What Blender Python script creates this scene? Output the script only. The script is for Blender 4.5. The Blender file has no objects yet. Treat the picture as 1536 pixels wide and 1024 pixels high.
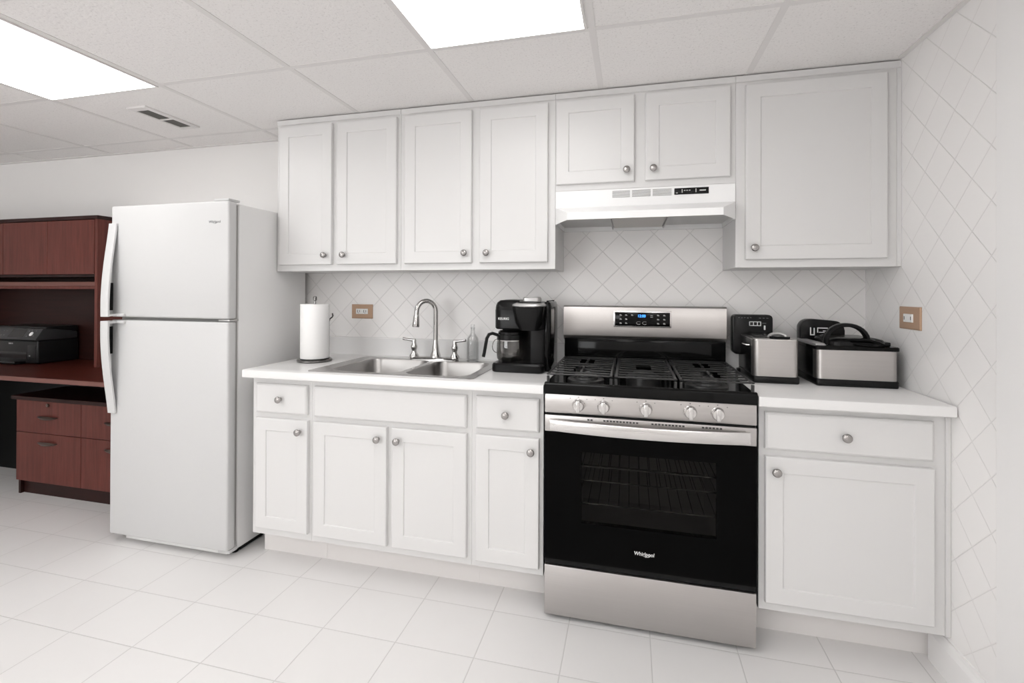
import bpy, bmesh, math, random
from mathutils import Vector, Matrix
PI = math.pi
random.seed(7)
C = bpy.context.scene.collection
SC = bpy.context.scene

# ------------------------------------------------------------------ materials
def nmat(name):
    m = bpy.data.materials.new(name); m.use_nodes = True
    nt = m.node_tree
    return m, nt, nt.nodes['Principled BSDF']

def pmat(name, col, rough=.5, metal=0., spec=.5, coat=0., coat_rough=.05):
    m, nt, b = nmat(name)
    b.inputs['Base Color'].default_value = (*col, 1)
    b.inputs['Roughness'].default_value = rough
    b.inputs['Metallic'].default_value = metal
    b.inputs['Specular IOR Level'].default_value = spec
    b.inputs['Coat Weight'].default_value = coat
    b.inputs['Coat Roughness'].default_value = coat_rough
    return m

class NT:
    """small helper for node maths"""
    def __init__(s, nt): s.nt = nt
    def node(s, t, **kw):
        n = s.nt.nodes.new(t)
        for k, v in kw.items(): setattr(n, k, v)
        return n
    def link(s, a, b): s.nt.links.new(a, b)
    def math(s, op, a, b=None, c=None):
        n = s.node('ShaderNodeMath', operation=op)
        for i, v in enumerate((a, b, c)):
            if v is None: continue
            if isinstance(v, (int, float)): n.inputs[i].default_value = v
            else: s.link(v, n.inputs[i])
        return n.outputs[0]
    def xyz(s):
        tc = s.node('ShaderNodeTexCoord'); sp = s.node('ShaderNodeSeparateXYZ')
        s.link(tc.outputs['Object'], sp.inputs[0]); return tc.outputs['Object'], sp.outputs
    def noise(s, vec, scale, detail=2., rough=.5):
        n = s.node('ShaderNodeTexNoise'); n.inputs['Scale'].default_value = scale
        n.inputs['Detail'].default_value = detail; n.inputs['Roughness'].default_value = rough
        if vec is not None: s.link(vec, n.inputs['Vector'])
        return n.outputs['Fac']
    def mapping(s, vec, scale):
        n = s.node('ShaderNodeMapping'); n.inputs['Scale'].default_value = scale
        s.link(vec, n.inputs['Vector']); return n.outputs[0]
    def mix(s, fac, a, b):
        n = s.node('ShaderNodeMix', data_type='RGBA')
        if isinstance(fac, (int, float)): n.inputs[0].default_value = fac
        else: s.link(fac, n.inputs[0])
        for sock, v in ((n.inputs[6], a), (n.inputs[7], b)):
            if isinstance(v, tuple): sock.default_value = (*v, 1)
            else: s.link(v, sock)
        return n.outputs[2]
    def ramp(s, fac, stops):
        n = s.node('ShaderNodeValToRGB'); el = n.color_ramp.elements
        while len(el) < len(stops): el.new(.5)
        for e, (p, c) in zip(el, stops): e.position = p; e.color = (*c, 1)
        s.link(fac, n.inputs[0]); return n.outputs[0]
    def line(s, coord, origin, spacing, half):
        """1 on lines coord = origin + k*spacing, falling to 0 at +-half"""
        t = s.math('DIVIDE', s.math('SUBTRACT', coord, origin), spacing)
        f = s.math('FRACT', s.math('ADD', t, 100.5))
        d = s.math('ABSOLUTE', s.math('SUBTRACT', f, .5))
        d = s.math('MULTIPLY', d, spacing)
        return s.math('SUBTRACT', 1., s.math('MINIMUM', s.math('DIVIDE', d, half), 1.))
    def bump(s, h, strength, dist, bsdf):
        n = s.node('ShaderNodeBump'); n.inputs['Strength'].default_value = strength
        n.inputs['Distance'].default_value = dist
        s.link(h, n.inputs['Height']); s.link(n.outputs[0], bsdf.inputs['Normal'])

def tile_mat(name, ax, o1, o2, sp, col, grout):
    m, nt, b = nmat(name); k = NT(nt); vec, xyz = k.xyz()
    h, z = xyz[ax], xyz[2]
    l1 = k.line(k.math('ADD', h, z), o1, sp, .0027)
    l2 = k.line(k.math('SUBTRACT', h, z), o2, sp, .0027)
    g = k.math('MAXIMUM', l1, l2)
    g2 = k.math('MINIMUM', k.math('MULTIPLY', g, 1.6), 1.)
    n = k.noise(vec, 3., 2.)
    base = k.mix(n, col, tuple(c * .975 for c in col))
    k.link(k.mix(g2, base, grout), b.inputs['Base Color'])
    b.inputs['Roughness'].default_value = .34
    hh = k.math('ADD', k.math('SUBTRACT', 1., g2), k.math('MULTIPLY', k.noise(vec, 6., 1.), .12))
    k.bump(hh, .6, .0018, b)
    return m

def floor_mat():
    m, nt, b = nmat('floor_tile'); k = NT(nt); vec, xyz = k.xyz()
    l1 = k.line(xyz[0], -.20, .2985, .0024); l2 = k.line(xyz[1], -.635, .2525, .0024)
    g = k.math('MINIMUM', k.math('MULTIPLY', k.math('MAXIMUM', l1, l2), 1.6), 1.)
    cx = k.math('FLOOR', k.math('DIVIDE', k.math('SUBTRACT', xyz[0], -.20), .2985))
    cy = k.math('FLOOR', k.math('DIVIDE', k.math('SUBTRACT', xyz[1], -.635), .2525))
    cb = k.node('ShaderNodeCombineXYZ'); k.link(cx, cb.inputs[0]); k.link(cy, cb.inputs[1])
    wn = k.node('ShaderNodeTexWhiteNoise', noise_dimensions='2D'); k.link(cb.outputs[0], wn.inputs[0])
    n = k.noise(vec, 9., 4., .6)
    f = k.math('ADD', k.math('MULTIPLY', wn.outputs[0], .5), k.math('MULTIPLY', n, .5))
    base = k.mix(f, (.74, .726, .718), (.775, .763, .757))
    k.link(k.mix(g, base, (.60, .585, .575)), b.inputs['Base Color'])
    b.inputs['Roughness'].default_value = .42
    k.bump(k.math('ADD', k.math('SUBTRACT', 1., g), k.math('MULTIPLY', k.noise(vec, 40., 2.), .10)), .5, .0015, b)
    return m

def ceil_mat():
    m, nt, b = nmat('ceiling_tile'); k = NT(nt); vec, xyz = k.xyz()
    n1 = k.noise(vec, 120., 3., .75); n2 = k.noise(vec, 70., 2.)
    sp = k.ramp(n1, [(.33, (.68, .66, .65)), (.43, (.85, .83, .82)), (1., (.87, .85, .84))])
    k.link(k.mix(k.math('MULTIPLY', n2, .22), sp, (.78, .76, .75)), b.inputs['Base Color'])
    b.inputs['Roughness'].default_value = .9; b.inputs['Specular IOR Level'].default_value = .1
    k.bump(k.math('ADD', n1, n2), .35, .002, b)
    return m

def wood_mat(name, vertical, ca, cb, gloss=.38):
    m, nt, b = nmat(name); k = NT(nt); vec, xyz = k.xyz()
    v = k.mapping(vec, (22., 22., 1.6) if vertical else (1.6, 22., 22.))
    n = k.noise(v, 2.2, 5., .62); n2 = k.noise(vec, 2., 1.)
    f = k.math('ADD', k.math('MULTIPLY', n, .8), k.math('MULTIPLY', n2, .2))
    k.link(k.ramp(f, [(.32, ca), (.68, cb)]), b.inputs['Base Color'])
    b.inputs['Roughness'].default_value = gloss; b.inputs['Specular IOR Level'].default_value = .22
    k.bump(n, .08, .001, b)
    return m

def steel_mat(name, col, rough, axis=0, stretch=90.):
    m, nt, b = nmat(name); k = NT(nt); vec, xyz = k.xyz()
    sc = [stretch * 3] * 3; sc[axis] = 2.
    n = k.noise(k.mapping(vec, tuple(sc)), 1., 3., .6)
    k.link(k.mix(n, tuple(c * .93 for c in col), tuple(min(1, c * 1.05) for c in col)), b.inputs['Base Color'])
    b.inputs['Metallic'].default_value = 1.
    k.link(k.math('ADD', k.math('MULTIPLY', n, .14), rough - .07), b.inputs['Roughness'])
    k.bump(n, .04, .0004, b)
    return m

def glass_mat(name, tint, rough=.02, boost=.04, fres=.75):
    m = bpy.data.materials.new(name); m.use_nodes = True
    nt = m.node_tree; nt.nodes.clear(); k = NT(nt)
    out = k.node('ShaderNodeOutputMaterial'); mx = k.node('ShaderNodeMixShader')
    tr = k.node('ShaderNodeBsdfTransparent'); tr.inputs[0].default_value = (*tint, 1)
    gl = k.node('ShaderNodeBsdfGlossy'); gl.inputs['Roughness'].default_value = rough
    fr = k.node('ShaderNodeLayerWeight'); fr.inputs['Blend'].default_value = .35
    f = k.math('MINIMUM', k.math('ADD', k.math('MULTIPLY', fr.outputs['Fresnel'], fres), boost), 1.)
    k.link(f, mx.inputs[0]); k.link(tr.outputs[0], mx.inputs[1]); k.link(gl.outputs[0], mx.inputs[2])
    k.link(mx.outputs[0], out.inputs[0])
    return m

def emit_mat(name, col, s):
    m, nt, b = nmat(name)
    b.inputs['Base Color'].default_value = (*[min(1, c) for c in col], 1)
    b.inputs['Emission Color'].default_value = (*col, 1); b.inputs['Emission Strength'].default_value = s
    return m

M = {}
M['cab'] = pmat('cabinet_white_paint', (.672, .665, .66), .36, spec=.45)
M['kick'] = pmat('toe_kick_paint', (.76, .735, .722), .45)
M['counter'] = pmat('white_laminate', (.76, .753, .748), .26)
M['wall'] = pmat('wall_paint', (.80, .787, .775), .7, spec=.2)
M['trimw'] = pmat('trim_white', (.84, .832, .827), .5)
M['ceil'] = ceil_mat()
M['grid'] = pmat('ceiling_grid_white', (.745, .725, .715), .6)
M['floor'] = floor_mat()
M['tile_b'] = tile_mat('backsplash_tile', 0, 1.661, -1.289, .167, (.87, .852, .842), (.72, .70, .69))
M['tile_r'] = tile_mat('side_wall_tile', 1, .607, -1.83, .162, (.88, .866, .858), (.79, .772, .762))
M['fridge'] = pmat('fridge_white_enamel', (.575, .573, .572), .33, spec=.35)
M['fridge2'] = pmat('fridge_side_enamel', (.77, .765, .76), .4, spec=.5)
M['gasket'] = pmat('grey_gasket', (.33, .32, .31), .6)
M['hood'] = pmat('hood_white_enamel', (.85, .848, .847), .25, spec=.5)
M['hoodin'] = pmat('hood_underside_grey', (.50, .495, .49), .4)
M['filter'] = steel_mat('filter_mesh_metal', (.60, .585, .57), .45)
M['steel'] = steel_mat('stainless_steel', (.525, .503, .490), .34)
M['steelv'] = pmat('stainless_steel_bowl', (.37, .36, .352), .30, 1.)
M['steelr'] = pmat('stainless_rim', (.43, .42, .412), .26, 1.)
M['steelb'] = steel_mat('stainless_bright', (.66, .645, .635), .25)
M['chrome'] = pmat('polished_chrome', (.55, .54, .53), .10, 1.)
M['nickel'] = pmat('brushed_nickel', (.40, .385, .375), .24, 1.)
M['darkchrome'] = pmat('dark_chrome', (.20, .195, .19), .16, 1.)
M['blackg'] = pmat('black_gloss', (.004, .004, .004), .08, spec=.16)
M['blackglass'] = pmat('black_oven_glass', (.002, .0019, .0019), .04, spec=.035)
M['blackp'] = pmat('black_plastic', (.0045, .0045, .0047), .26, spec=.22)
M['blackm'] = pmat('black_matte', (.006, .006, .006), .5, spec=.2)
M['iron'] = pmat('cast_iron', (.024, .024, .024), .30, spec=.5)
M['cavity'] = pmat('oven_enamel', (.55, .54, .53), .5, spec=.2)
M['window'] = glass_mat('oven_window_glass', (.50, .49, .48), .03, .0, .12)
M['glass'] = glass_mat('clear_glass', (.985, .988, .988), .03, .03, .45)
M['smoke'] = glass_mat('carafe_glass', (.86, .85, .84), .02, .04, .6)
M['coffee'] = pmat('dark_inside', (.02, .018, .016), .2)
M['paper'] = pmat('paper_towel', (.88, .872, .865), .9, spec=.1)
M['copper'] = pmat('tan_wall_plate', (.47, .31, .21), .42, metal=.15)
M['ivory'] = pmat('white_plastic', (.84, .835, .825), .4)
M['slot'] = pmat('dark_slot', (.05, .048, .046), .6)
M['white'] = pmat('white_print', (.82, .82, .82), .5)
M['greyprint'] = pmat('grey_print', (.13, .13, .135), .5)
M['darkprint'] = pmat('dark_grey_print', (.07, .07, .075), .4)
M['silver'] = pmat('silver_plastic', (.52, .515, .51), .3, .6)
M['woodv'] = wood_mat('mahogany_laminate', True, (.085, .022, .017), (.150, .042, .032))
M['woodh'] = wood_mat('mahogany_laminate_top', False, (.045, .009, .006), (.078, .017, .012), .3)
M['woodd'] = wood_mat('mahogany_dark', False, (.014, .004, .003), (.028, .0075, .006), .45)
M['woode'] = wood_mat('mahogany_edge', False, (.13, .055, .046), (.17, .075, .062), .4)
M['pull'] = pmat('bronze_pull', (.13, .10, .085), .3, .8)
M['printer'] = pmat('printer_black', (.009, .009, .0095), .32, spec=.25)
M['printg'] = pmat('printer_grey', (.035, .035, .036), .35, spec=.3)
M['screen'] = pmat('dark_screen', (.004, .004, .005), .1)
M['vent'] = pmat('vent_dark_grey', (.13, .125, .115), .6)
M['lamp'] = emit_mat('light_diffuser', (1., .995, .988), 4.3)
M['blue'] = emit_mat('blue_digits', (.05, .30, 1.), 3.)

# ------------------------------------------------------------------ mesh helpers
class MB:
    def __init__(s): s.bm = bmesh.new()
    def _merge(s, b2, mi=0):
        me = bpy.data.meshes.new('tmp')
        for f in b2.faces: f.material_index = mi
        b2.to_mesh(me); b2.free(); s.bm.from_mesh(me); bpy.data.meshes.remove(me)
    def box(s, x0, x1, y0, y1, z0, z1, bev=0., seg=2, mi=0):
        b = bmesh.new(); bmesh.ops.create_cube(b, size=1.)
        for v in b.verts:
            v.co = ((x0 + x1) / 2 + v.co.x * abs(x1 - x0), (y0 + y1) / 2 + v.co.y * abs(y1 - y0), (z0 + z1) / 2 + v.co.z * abs(z1 - z0))
        if bev: bmesh.ops.bevel(b, geom=b.edges[:], offset=bev, segments=seg, profile=.5, affect='EDGES')
        s._merge(b, mi); return s
    def prism(s, pts, p0, p1, axis, bev=0., seg=2):
        """polygon pts (2D) extruded from p0 to p1 along axis: 0 (pts are y,z), 1 (x,z), 2 (x,y)"""
        b = bmesh.new()
        def co(a, c, h): return ((h, a, c), (a, h, c), (a, c, h))[axis]
        lo = [b.verts.new(co(a, c, p0)) for a, c in pts]; hi = [b.verts.new(co(a, c, p1)) for a, c in pts]
        n = len(pts)
        b.faces.new(lo); b.faces.new(hi[::-1])
        for i in range(n): b.faces.new((lo[i], hi[i], hi[(i + 1) % n], lo[(i + 1) % n]))
        bmesh.ops.recalc_face_normals(b, faces=b.faces[:])
        if bev: bmesh.ops.bevel(b, geom=b.edges[:], offset=bev, segments=seg, profile=.5, affect='EDGES')
        s._merge(b); return s
    def loft(s, loops, cap0=True, cap1=True, closed=True):
        b = bmesh.new(); L = [[b.verts.new(p) for p in lp] for lp in loops]; n = len(L[0])
        for i in range(len(L) - 1):
            for j in range(n if closed else n - 1):
                b.faces.new((L[i][j], L[i][(j + 1) % n], L[i + 1][(j + 1) % n], L[i + 1][j]))
        if cap0: b.faces.new(L[0][::-1])
        if cap1: b.faces.new(L[-1])
        bmesh.ops.recalc_face_normals(b, faces=b.faces[:])
        s._merge(b); return s
    def lathe(s, prof, origin, axis=(0, 0, 1), seg=28, cap0=True, cap1=True):
        a = Vector(axis).normalized(); t = Vector((1, 0, 0)) if abs(a.x) < .9 else Vector((0, 1, 0))
        u = a.cross(t).normalized(); w = a.cross(u); o = Vector(origin)
        loops = [[tuple(o + a * h + (u * math.cos(2 * PI * i / seg) + w * math.sin(2 * PI * i / seg)) * max(r, 1e-5)) for i in range(seg)] for r, h in prof]
        return s.loft(loops, cap0, cap1)
    def tube(s, pts, r, seg=10, cap=True):
        P = [Vector(p) for p in pts]; n = len(P); R = r if isinstance(r, (list, tuple)) else [r] * n
        T = [(P[min(i + 1, n - 1)] - P[max(i - 1, 0)]).normalized() for i in range(n)]
        u = T[0].orthogonal().normalized(); loops = []
        for i in range(n):
            if i:
                ax = T[i - 1].cross(T[i])
                if ax.length > 1e-8: u = Matrix.Rotation(T[i - 1].angle(T[i]), 3, ax.normalized()) @ u
            u = (u - T[i] * u.dot(T[i])).normalized(); w = T[i].cross(u)
            loops.append([tuple(P[i] + (u * math.cos(2 * PI * j / seg) + w * math.sin(2 * PI * j / seg)) * R[i]) for j in range(seg)])
        return s.loft(loops, cap, cap)
    def panel(s, x0, x1, z0, z1, y, prof, cap0=True):
        """raised rectangular panel facing -Y; prof = [(inset, outward)]"""
        loops = []
        for ins, out in prof:
            a, b_, c, d = x0 + ins, x1 - ins, z0 + ins, z1 - ins
            loops.append([(a, y - out, c), (b_, y - out, c), (b_, y - out, d), (a, y - out, d)])
        return s.loft(loops, cap0, True)

def rrect(x0, x1, y0, y1, r, n=6):
    out = []
    for cx, cy, a0 in ((x1 - r, y1 - r, 0), (x0 + r, y1 - r, 90), (x0 + r, y0 + r, 180), (x1 - r, y0 + r, 270)):
        for i in range(n + 1):
            a = math.radians(a0 + 90 * i / n); out.append((cx + r * math.cos(a), cy + r * math.sin(a)))
    return out

def arc(cx, cy, r, a0, a1, n):
    return [(cx + r * math.cos(math.radians(a0 + (a1 - a0) * i / n)), cy + r * math.sin(math.radians(a0 + (a1 - a0) * i / n))) for i in range(n + 1)]

def root_loc(p):
    while p.parent is not None: p = p.parent
    return Vector(p.location)

def obj(name, mb, mat, parent=None, at=None, smooth=35):
    me = bpy.data.meshes.new(name); mb.bm.to_mesh(me); mb.bm.free()
    mats = mat if isinstance(mat, (list, tuple)) else [mat]
    for m in mats: me.materials.append(m)
    o = bpy.data.objects.new(name, me); C.objects.link(o)
    off = Vector((0, 0, 0))
    if parent is not None: o.parent = parent; off = root_loc(parent)
    elif at is not None: off = Vector(at); o.location = off
    if off.length: me.transform(Matrix.Translation(-off))
    if smooth:
        for p in me.polygons: p.use_smooth = True
        me.set_sharp_from_angle(angle=math.radians(smooth))
    return o

def tag(o, label, cat, group=None):
    o['label'] = label; o['category'] = cat
    if group: o['group'] = group
    return o

def thing(name, label, cat, loc, group=None):
    o = bpy.data.objects.new(name, None); C.objects.link(o); o.location = loc; o.empty_display_size = .1
    return tag(o, label, cat, group)

def struct(name, mb, mat, smooth=None):
    o = obj(name, mb, mat, smooth=smooth); o['kind'] = 'structure'; return o

def text(name, body, x0, x1, zc, y, mat, parent, italic=0., bold=.0, extra=None, height=None, axis='y'):
    """flat lettering facing -Y, spanning x0..x1, centred on height zc"""
    cu = bpy.data.curves.new('t', 'FONT'); cu.body = body; cu.shear = italic; cu.offset = bold
    cu.extrude = 0.; cu.resolution_u = 3
    to = bpy.data.objects.new('t', cu); C.objects.link(to)
    bpy.context.view_layer.update()
    me = bpy.data.meshes.new_from_object(to.evaluated_get(bpy.context.evaluated_depsgraph_get()))
    bpy.data.objects.remove(to); bpy.data.curves.remove(cu)
    xs = [v.co.x for v in me.vertices]; ys = [v.co.y for v in me.vertices]
    sx = (x1 - x0) / (max(xs) - min(xs)); sz = sx if height is None else height / (max(ys) - min(ys))
    cz = (max(ys) + min(ys)) / 2
    mb = MB(); mb.bm.from_mesh(me); bpy.data.meshes.remove(me)
    for v in mb.bm.verts:
        v.co = (x0 + (v.co.x - min(xs)) * sx, y, zc + (v.co.y - cz) * sz)
    ex = bmesh.ops.extrude_face_region(mb.bm, geom=mb.bm.faces[:])
    for g in ex['geom']:
        if isinstance(g, bmesh.types.BMVert): g.co.y -= .0006
    bmesh.ops.recalc_face_normals(mb.bm, faces=mb.bm.faces[:])
    if extra: extra(mb)
    return obj(name, mb, mat, parent, smooth=None)

# ------------------------------------------------------------------ key dimensions (metres, back wall at y = 0)
CH, XR, XL, YF = 2.18, 1.346, -4.75, -5.3
CT = .907

# ------------------------------------------------------------------ the room
struct('floor', MB().box(XL - .1, XR + .1, YF - .1, .1, -.1, 0), M['floor'])
struct('ceiling', MB().box(XL - .1, XR + .1, YF - .1, .1, CH + .004, CH + .1), M['ceil'])
struct('wall_back', MB().box(XL - .1, XR + .1, 0, .1, 0, CH + .004), M['wall'])
struct('wall_backsplash', MB().box(-1.545, XR, -.004, 0, .86, 1.60), M['tile_b'])
struct('wall_right', MB().box(XR, XR + .1, YF, 0, 0, CH + .004), M['tile_r'])
struct('wall_left', MB().box(XL - .1, XL, YF, 0, 0, CH + .004), M['wall'])
WX0, WX1, WZ0, WZ1 = -4.4, -1.4, .80, 2.08
wf = MB().box(XL, XR, YF - .1, YF, 0, WZ0); wf.box(XL, XR, YF - .1, YF, WZ1, CH + .004)
wf.box(XL, WX0, YF - .1, YF, WZ0, WZ1); wf.box(WX1, XR, YF - .1, YF, WZ0, WZ1)
struct('wall_front', wf, M['wall'])
wn = MB()
for q in range(5):
    xx = WX0 + (WX1 - WX0) * q / 4; wn.box(xx - .03, xx + .03, YF - .08, YF - .02, WZ0, WZ1)
wn.box(WX0, WX1, YF - .08, YF - .02, WZ0, WZ0 + .05); wn.box(WX0, WX1, YF - .08, YF - .02, WZ1 - .05, WZ1)
struct('added_fill_window_1', wn, M['trimw'])  # unseen window, added so world light comes in as soft frontal fill
struct('trim_1', MB().box(XR - .013, XR, YF + .001, -.813, 0, CH, .002), M['trimw'])
bb = MB().prism([(XR - .016, 0), (XR, 0), (XR, .125), (XR - .006, .125), (XR - .009, .112), (XR - .016, .098)], -.813, -.50, 1)
struct('baseboard_right', bb, M['trimw'])

# ceiling lights and the T-bar grid they sit in
LX = ((-2.362, -1.738), (-.402, .166))
GX = [-4.36, -3.70, -3.05, -2.385, -1.712, -1.035, -.418, .192, .80]
GY = [-.185, -.795, -1.405, -2.015, -2.625, -3.235, -3.845, -4.455, -5.065]
g = MB()
for x in GX: g.box(x - .012, x + .012, YF, 0, CH + .0022, CH + .004)
for y in GY:
    segs = [(XL, XR)]
    if y in (-1.405, -3.235):
        segs = [(XL, -2.385), (-1.712, -.418), (.192, XR if y > -2 else .80)]
    for a, b in segs: g.box(a, b, y - .012, y + .012, CH + .0024, CH + .004)
g.box(XL, -1.515, -.02, 0, CH, CH + .004); g.box(XR - .02, XR, YF, -.315, CH, CH + .004)
g.box(XL, XL + .02, YF, 0, CH, CH + .004)
struct('trim_2', g, M['grid'])

def ceiling_light(x0, x1, y0, y1, label):
    t = thing('ceiling_light', label, 'ceiling light', ((x0 + x1) / 2, (y0 + y1) / 2, CH), 'flat ceiling light panels')
    obj('diffuser', MB().box(x0, x1, y0, y1, CH - .001, CH + .003), M['lamp'], t)
    f = MB()
    f.box(x0 - .008, x0, y0 - .008, y1 + .008, CH - .002, CH + .004); f.box(x1, x1 + .008, y0 - .008, y1 + .008, CH - .002, CH + .004)
    f.box(x0, x1, y0 - .008, y0, CH - .002, CH + .004); f.box(x0, x1, y1, y1 + .008, CH - .002, CH + .004)
    obj('frame', f, M['grid'], t, smooth=None)
ceiling_light(LX[0][0], LX[0][1], -2.0, -.79, 'lit flat ceiling panel above the space before the white refrigerator')
ceiling_light(LX[1][0], LX[1][1], -2.0, -.81, 'lit flat ceiling panel above the sink side of the kitchen')
ceiling_light(LX[0][0], LX[0][1], -3.83, -2.65, 'added unseen ceiling fill panel over the open floor, in line with the refrigerator')  # this and the panels below are unseen, added behind the camera for brightness
ceiling_light(LX[1][0], LX[1][1], -3.83, -2.65, 'added unseen ceiling fill panel over the open floor, in line with the sink')
ceiling_light(.812, 1.326, -3.83, -2.65, 'added unseen ceiling fill panel over the open floor, next to the side wall')  # unseen panel added to brighten the right-hand side
ceiling_light(.812, 1.326, -5.05, -4.47, 'added unseen square ceiling fill panel at the far side of the room, next to the side wall')  # unseen, added with the next one for more frontal light
ceiling_light(LX[1][0], LX[1][1], -5.05, -4.47, 'added unseen square ceiling fill panel at the far side of the room, in line with the sink')

# ceiling air vent
t = thing('ceiling_vent', 'slim white ceiling vent with two dark louvred slots', 'vent', (-2.07, -.46, CH))
pl = MB(); xa, xb, ya, yb = -2.125, -2.005, -.625, -.315
pl.box(xa, -2.108, ya, yb, CH - .005, CH + .004, .001); pl.box(-2.032, xb, ya, yb, CH - .005, CH + .004, .001)
pl.box(-2.108, -2.032, ya, -.588, CH - .005, CH + .004); pl.box(-2.108, -2.032, -.466, -.453, CH - .005, CH + .004); pl.box(-2.108, -2.032, -.342, yb, CH - .005, CH + .004)
obj('plate', pl, M['grid'], t)
for a, b in ((-.588, -.466), (-.453, -.342)):
    l = MB().box(-2.108, -2.032, a, b, CH + .0005, CH + .0035)
    for i in range(9):
        xx = -2.104 + i * .0085; l.prism([(xx, CH - .003), (xx + .0015, CH - .003), (xx + .006, CH + .001), (xx + .0045, CH + .001)], a + .001, b - .001, 1)
    obj('louvre', l, M['vent'], t)

# ------------------------------------------------------------------ cabinets
DOORP = lambda w: [(0, 0), (0, .0145), (.0012, .0178), (.004, .019), (w, .019), (w + .0022, .0182), (w + .0045, .0138)]
SLABP = [(0, 0), (0, .012), (.003, .016), (.008, .019)]

def knob(x, y, z, parent):
    mb = MB().lathe([(.0085, 0), (.0085, .0015), (.0055, .004), (.005, .011), (.0075, .0135), (.0135, .0155), (.0155, .0185), (.0150, .0225), (.0115, .0258), (.006, .0275), (0, .028)],
                    (x, y, z), (0, -1, 0), 24)
    return obj('knob', mb, M['nickel'], parent, smooth=50)

def door(name, x0, x1, z0, z1, y, parent, kx=None, kz=None, stile=.054, slab=False):
    mb = MB().panel(x0, x1, z0, z1, y, SLABP if slab else DOORP(stile))
    d = obj(name, mb, M['cab'], parent, smooth=20)
    if kx is not None: knob(kx, y - .019 + (0 if slab else 0), kz, d)
    return d

UY = -.292
WG, BG = 'white shaker wall cabinets', 'white shaker base cabinets'
def wall_cabinet(x0, x1, z0, label, doors):
    t = thing('wall_cabinet', label, 'cabinet', ((x0 + x1) / 2, -.15, z0), WG)
    mb = MB().box(x0, x1, UY, -.006, z0, CH - .0005, .0012, 1)
    obj('carcass', mb, M['cab'], t, smooth=None)
    obj('top_moulding', MB().prism([(UY, 2.150), (UY - .005, 2.153), (UY - .006, CH - .003), (UY, CH - .003)], x0 + .0005, x1 - .0005, 0), M['cab'], t, smooth=None)
    for d in doors: door('door', *d[:4], UY, t, d[4], d[5])
    return t
wall_cabinet(-1.513, -.789, 1.3743, 'white wall cabinet at the refrigerator end with two tall doors', [(-1.489, -1.172, 1.407, 2.138, -1.207, 1.4545), (-1.141, -.806, 1.407, 2.138, -1.097, 1.4545)])
wall_cabinet(-.788, -.012, 1.3743, 'white wall cabinet with two tall doors above the coffee maker', [(-.762, -.413, 1.407, 2.138, -.444, 1.4535), (-.373, -.045, 1.407, 2.138, -.334, 1.4525)])
wall_cabinet(-.0115, .7505, 1.730, 'short white wall cabinet with two small doors above the range hood', [(-.007, .338, 1.758, 2.138, .306, 1.806), (.385, .728, 1.758, 2.138, .418, 1.806)])
rc = wall_cabinet(.751, 1.3455, 1.3743, 'white wall cabinet with one wide door beside the tiled side wall', [(.787, 1.295, 1.407, 2.135, .818, 1.4545)])
obj('filler_strip', MB().box(1.331, 1.3455, UY - .006, UY, 1.3743, 2.150, .001, 1), M['cab'], rc, smooth=None)

BY, BZ, KY = -.5895, .141, -.476
def base_cabinet(x0, x1, label, fronts, kx0=None, kx1=None, hole=False):
    t = thing('base_cabinet', label, 'cabinet', ((x0 + x1) / 2, -.3, 0), BG)
    mb = MB()
    if hole:   # open-topped sink base
        mb.box(x0, x0 + .018, BY + .02, -.03, BZ, CT - .037); mb.box(x1 - .018, x1, BY + .02, -.03, BZ, CT - .037)
        mb.box(x0 + .018, x1 - .018, BY + .02, -.03, BZ, BZ + .018); mb.box(x0 + .018, x1 - .018, -.042, -.03, BZ + .018, CT - .037)
        mb.box(x0, x1, BY, BY + .02, BZ, CT - .037, .0012, 1)
    else:
        mb.box(x0, x1, BY, -.03, BZ, CT - .037, .0012, 1)
    obj('carcass', mb, M['cab'], t, smooth=None)
    obj('toe_kick', MB().box(x0 if kx0 is None else kx0, x1 if kx1 is None else kx1, KY, KY + .018, 0, BZ), M['kick'], t, smooth=None)
    for f in fronts: door(f[0], *f[1:5], BY, t, f[5], f[6], slab=f[0] != 'door')
    return t
base_cabinet(-1.388, -1.0705, 'narrow white base cabinet beside the refrigerator, one drawer over one door',
             [('drawer', -1.360, -1.088, .709, .843, -1.2235, .776), ('door', -1.360, -1.083, .176, .685, -1.122, .635)], kx0=-1.42)
base_cabinet(-1.070, -.3105, 'wide white sink base cabinet with two doors below a blank front',
             [('false_front', -1.052, -.330, .707, .843, None, None), ('door', -1.052, -.691, .174, .685, -.729, .634), ('door', -.666, -.329, .174, .685, -.637, .633)], hole=True)
base_cabinet(-.310, -.010, 'narrow white base cabinet touching the range, under the coffee maker',
             [('drawer', -.290, -.026, .711, .844, -.160, .776), ('door', -.290, -.026, .171, .687, -.056, .637)])
rb = base_cabinet(.770, 1.3455, 'white base cabinet under the two deep fryers, wide drawer over one door',
             [('drawer', .788, 1.294, .716, .847, 1.035, .779), ('door', .789, 1.295, .174, .692, .821, .642)])
obj('filler_strip', MB().box(1.331, 1.3455, BY - .006, BY, BZ, CT - .037, .001, 1), M['cab'], rb, smooth=None)

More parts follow.
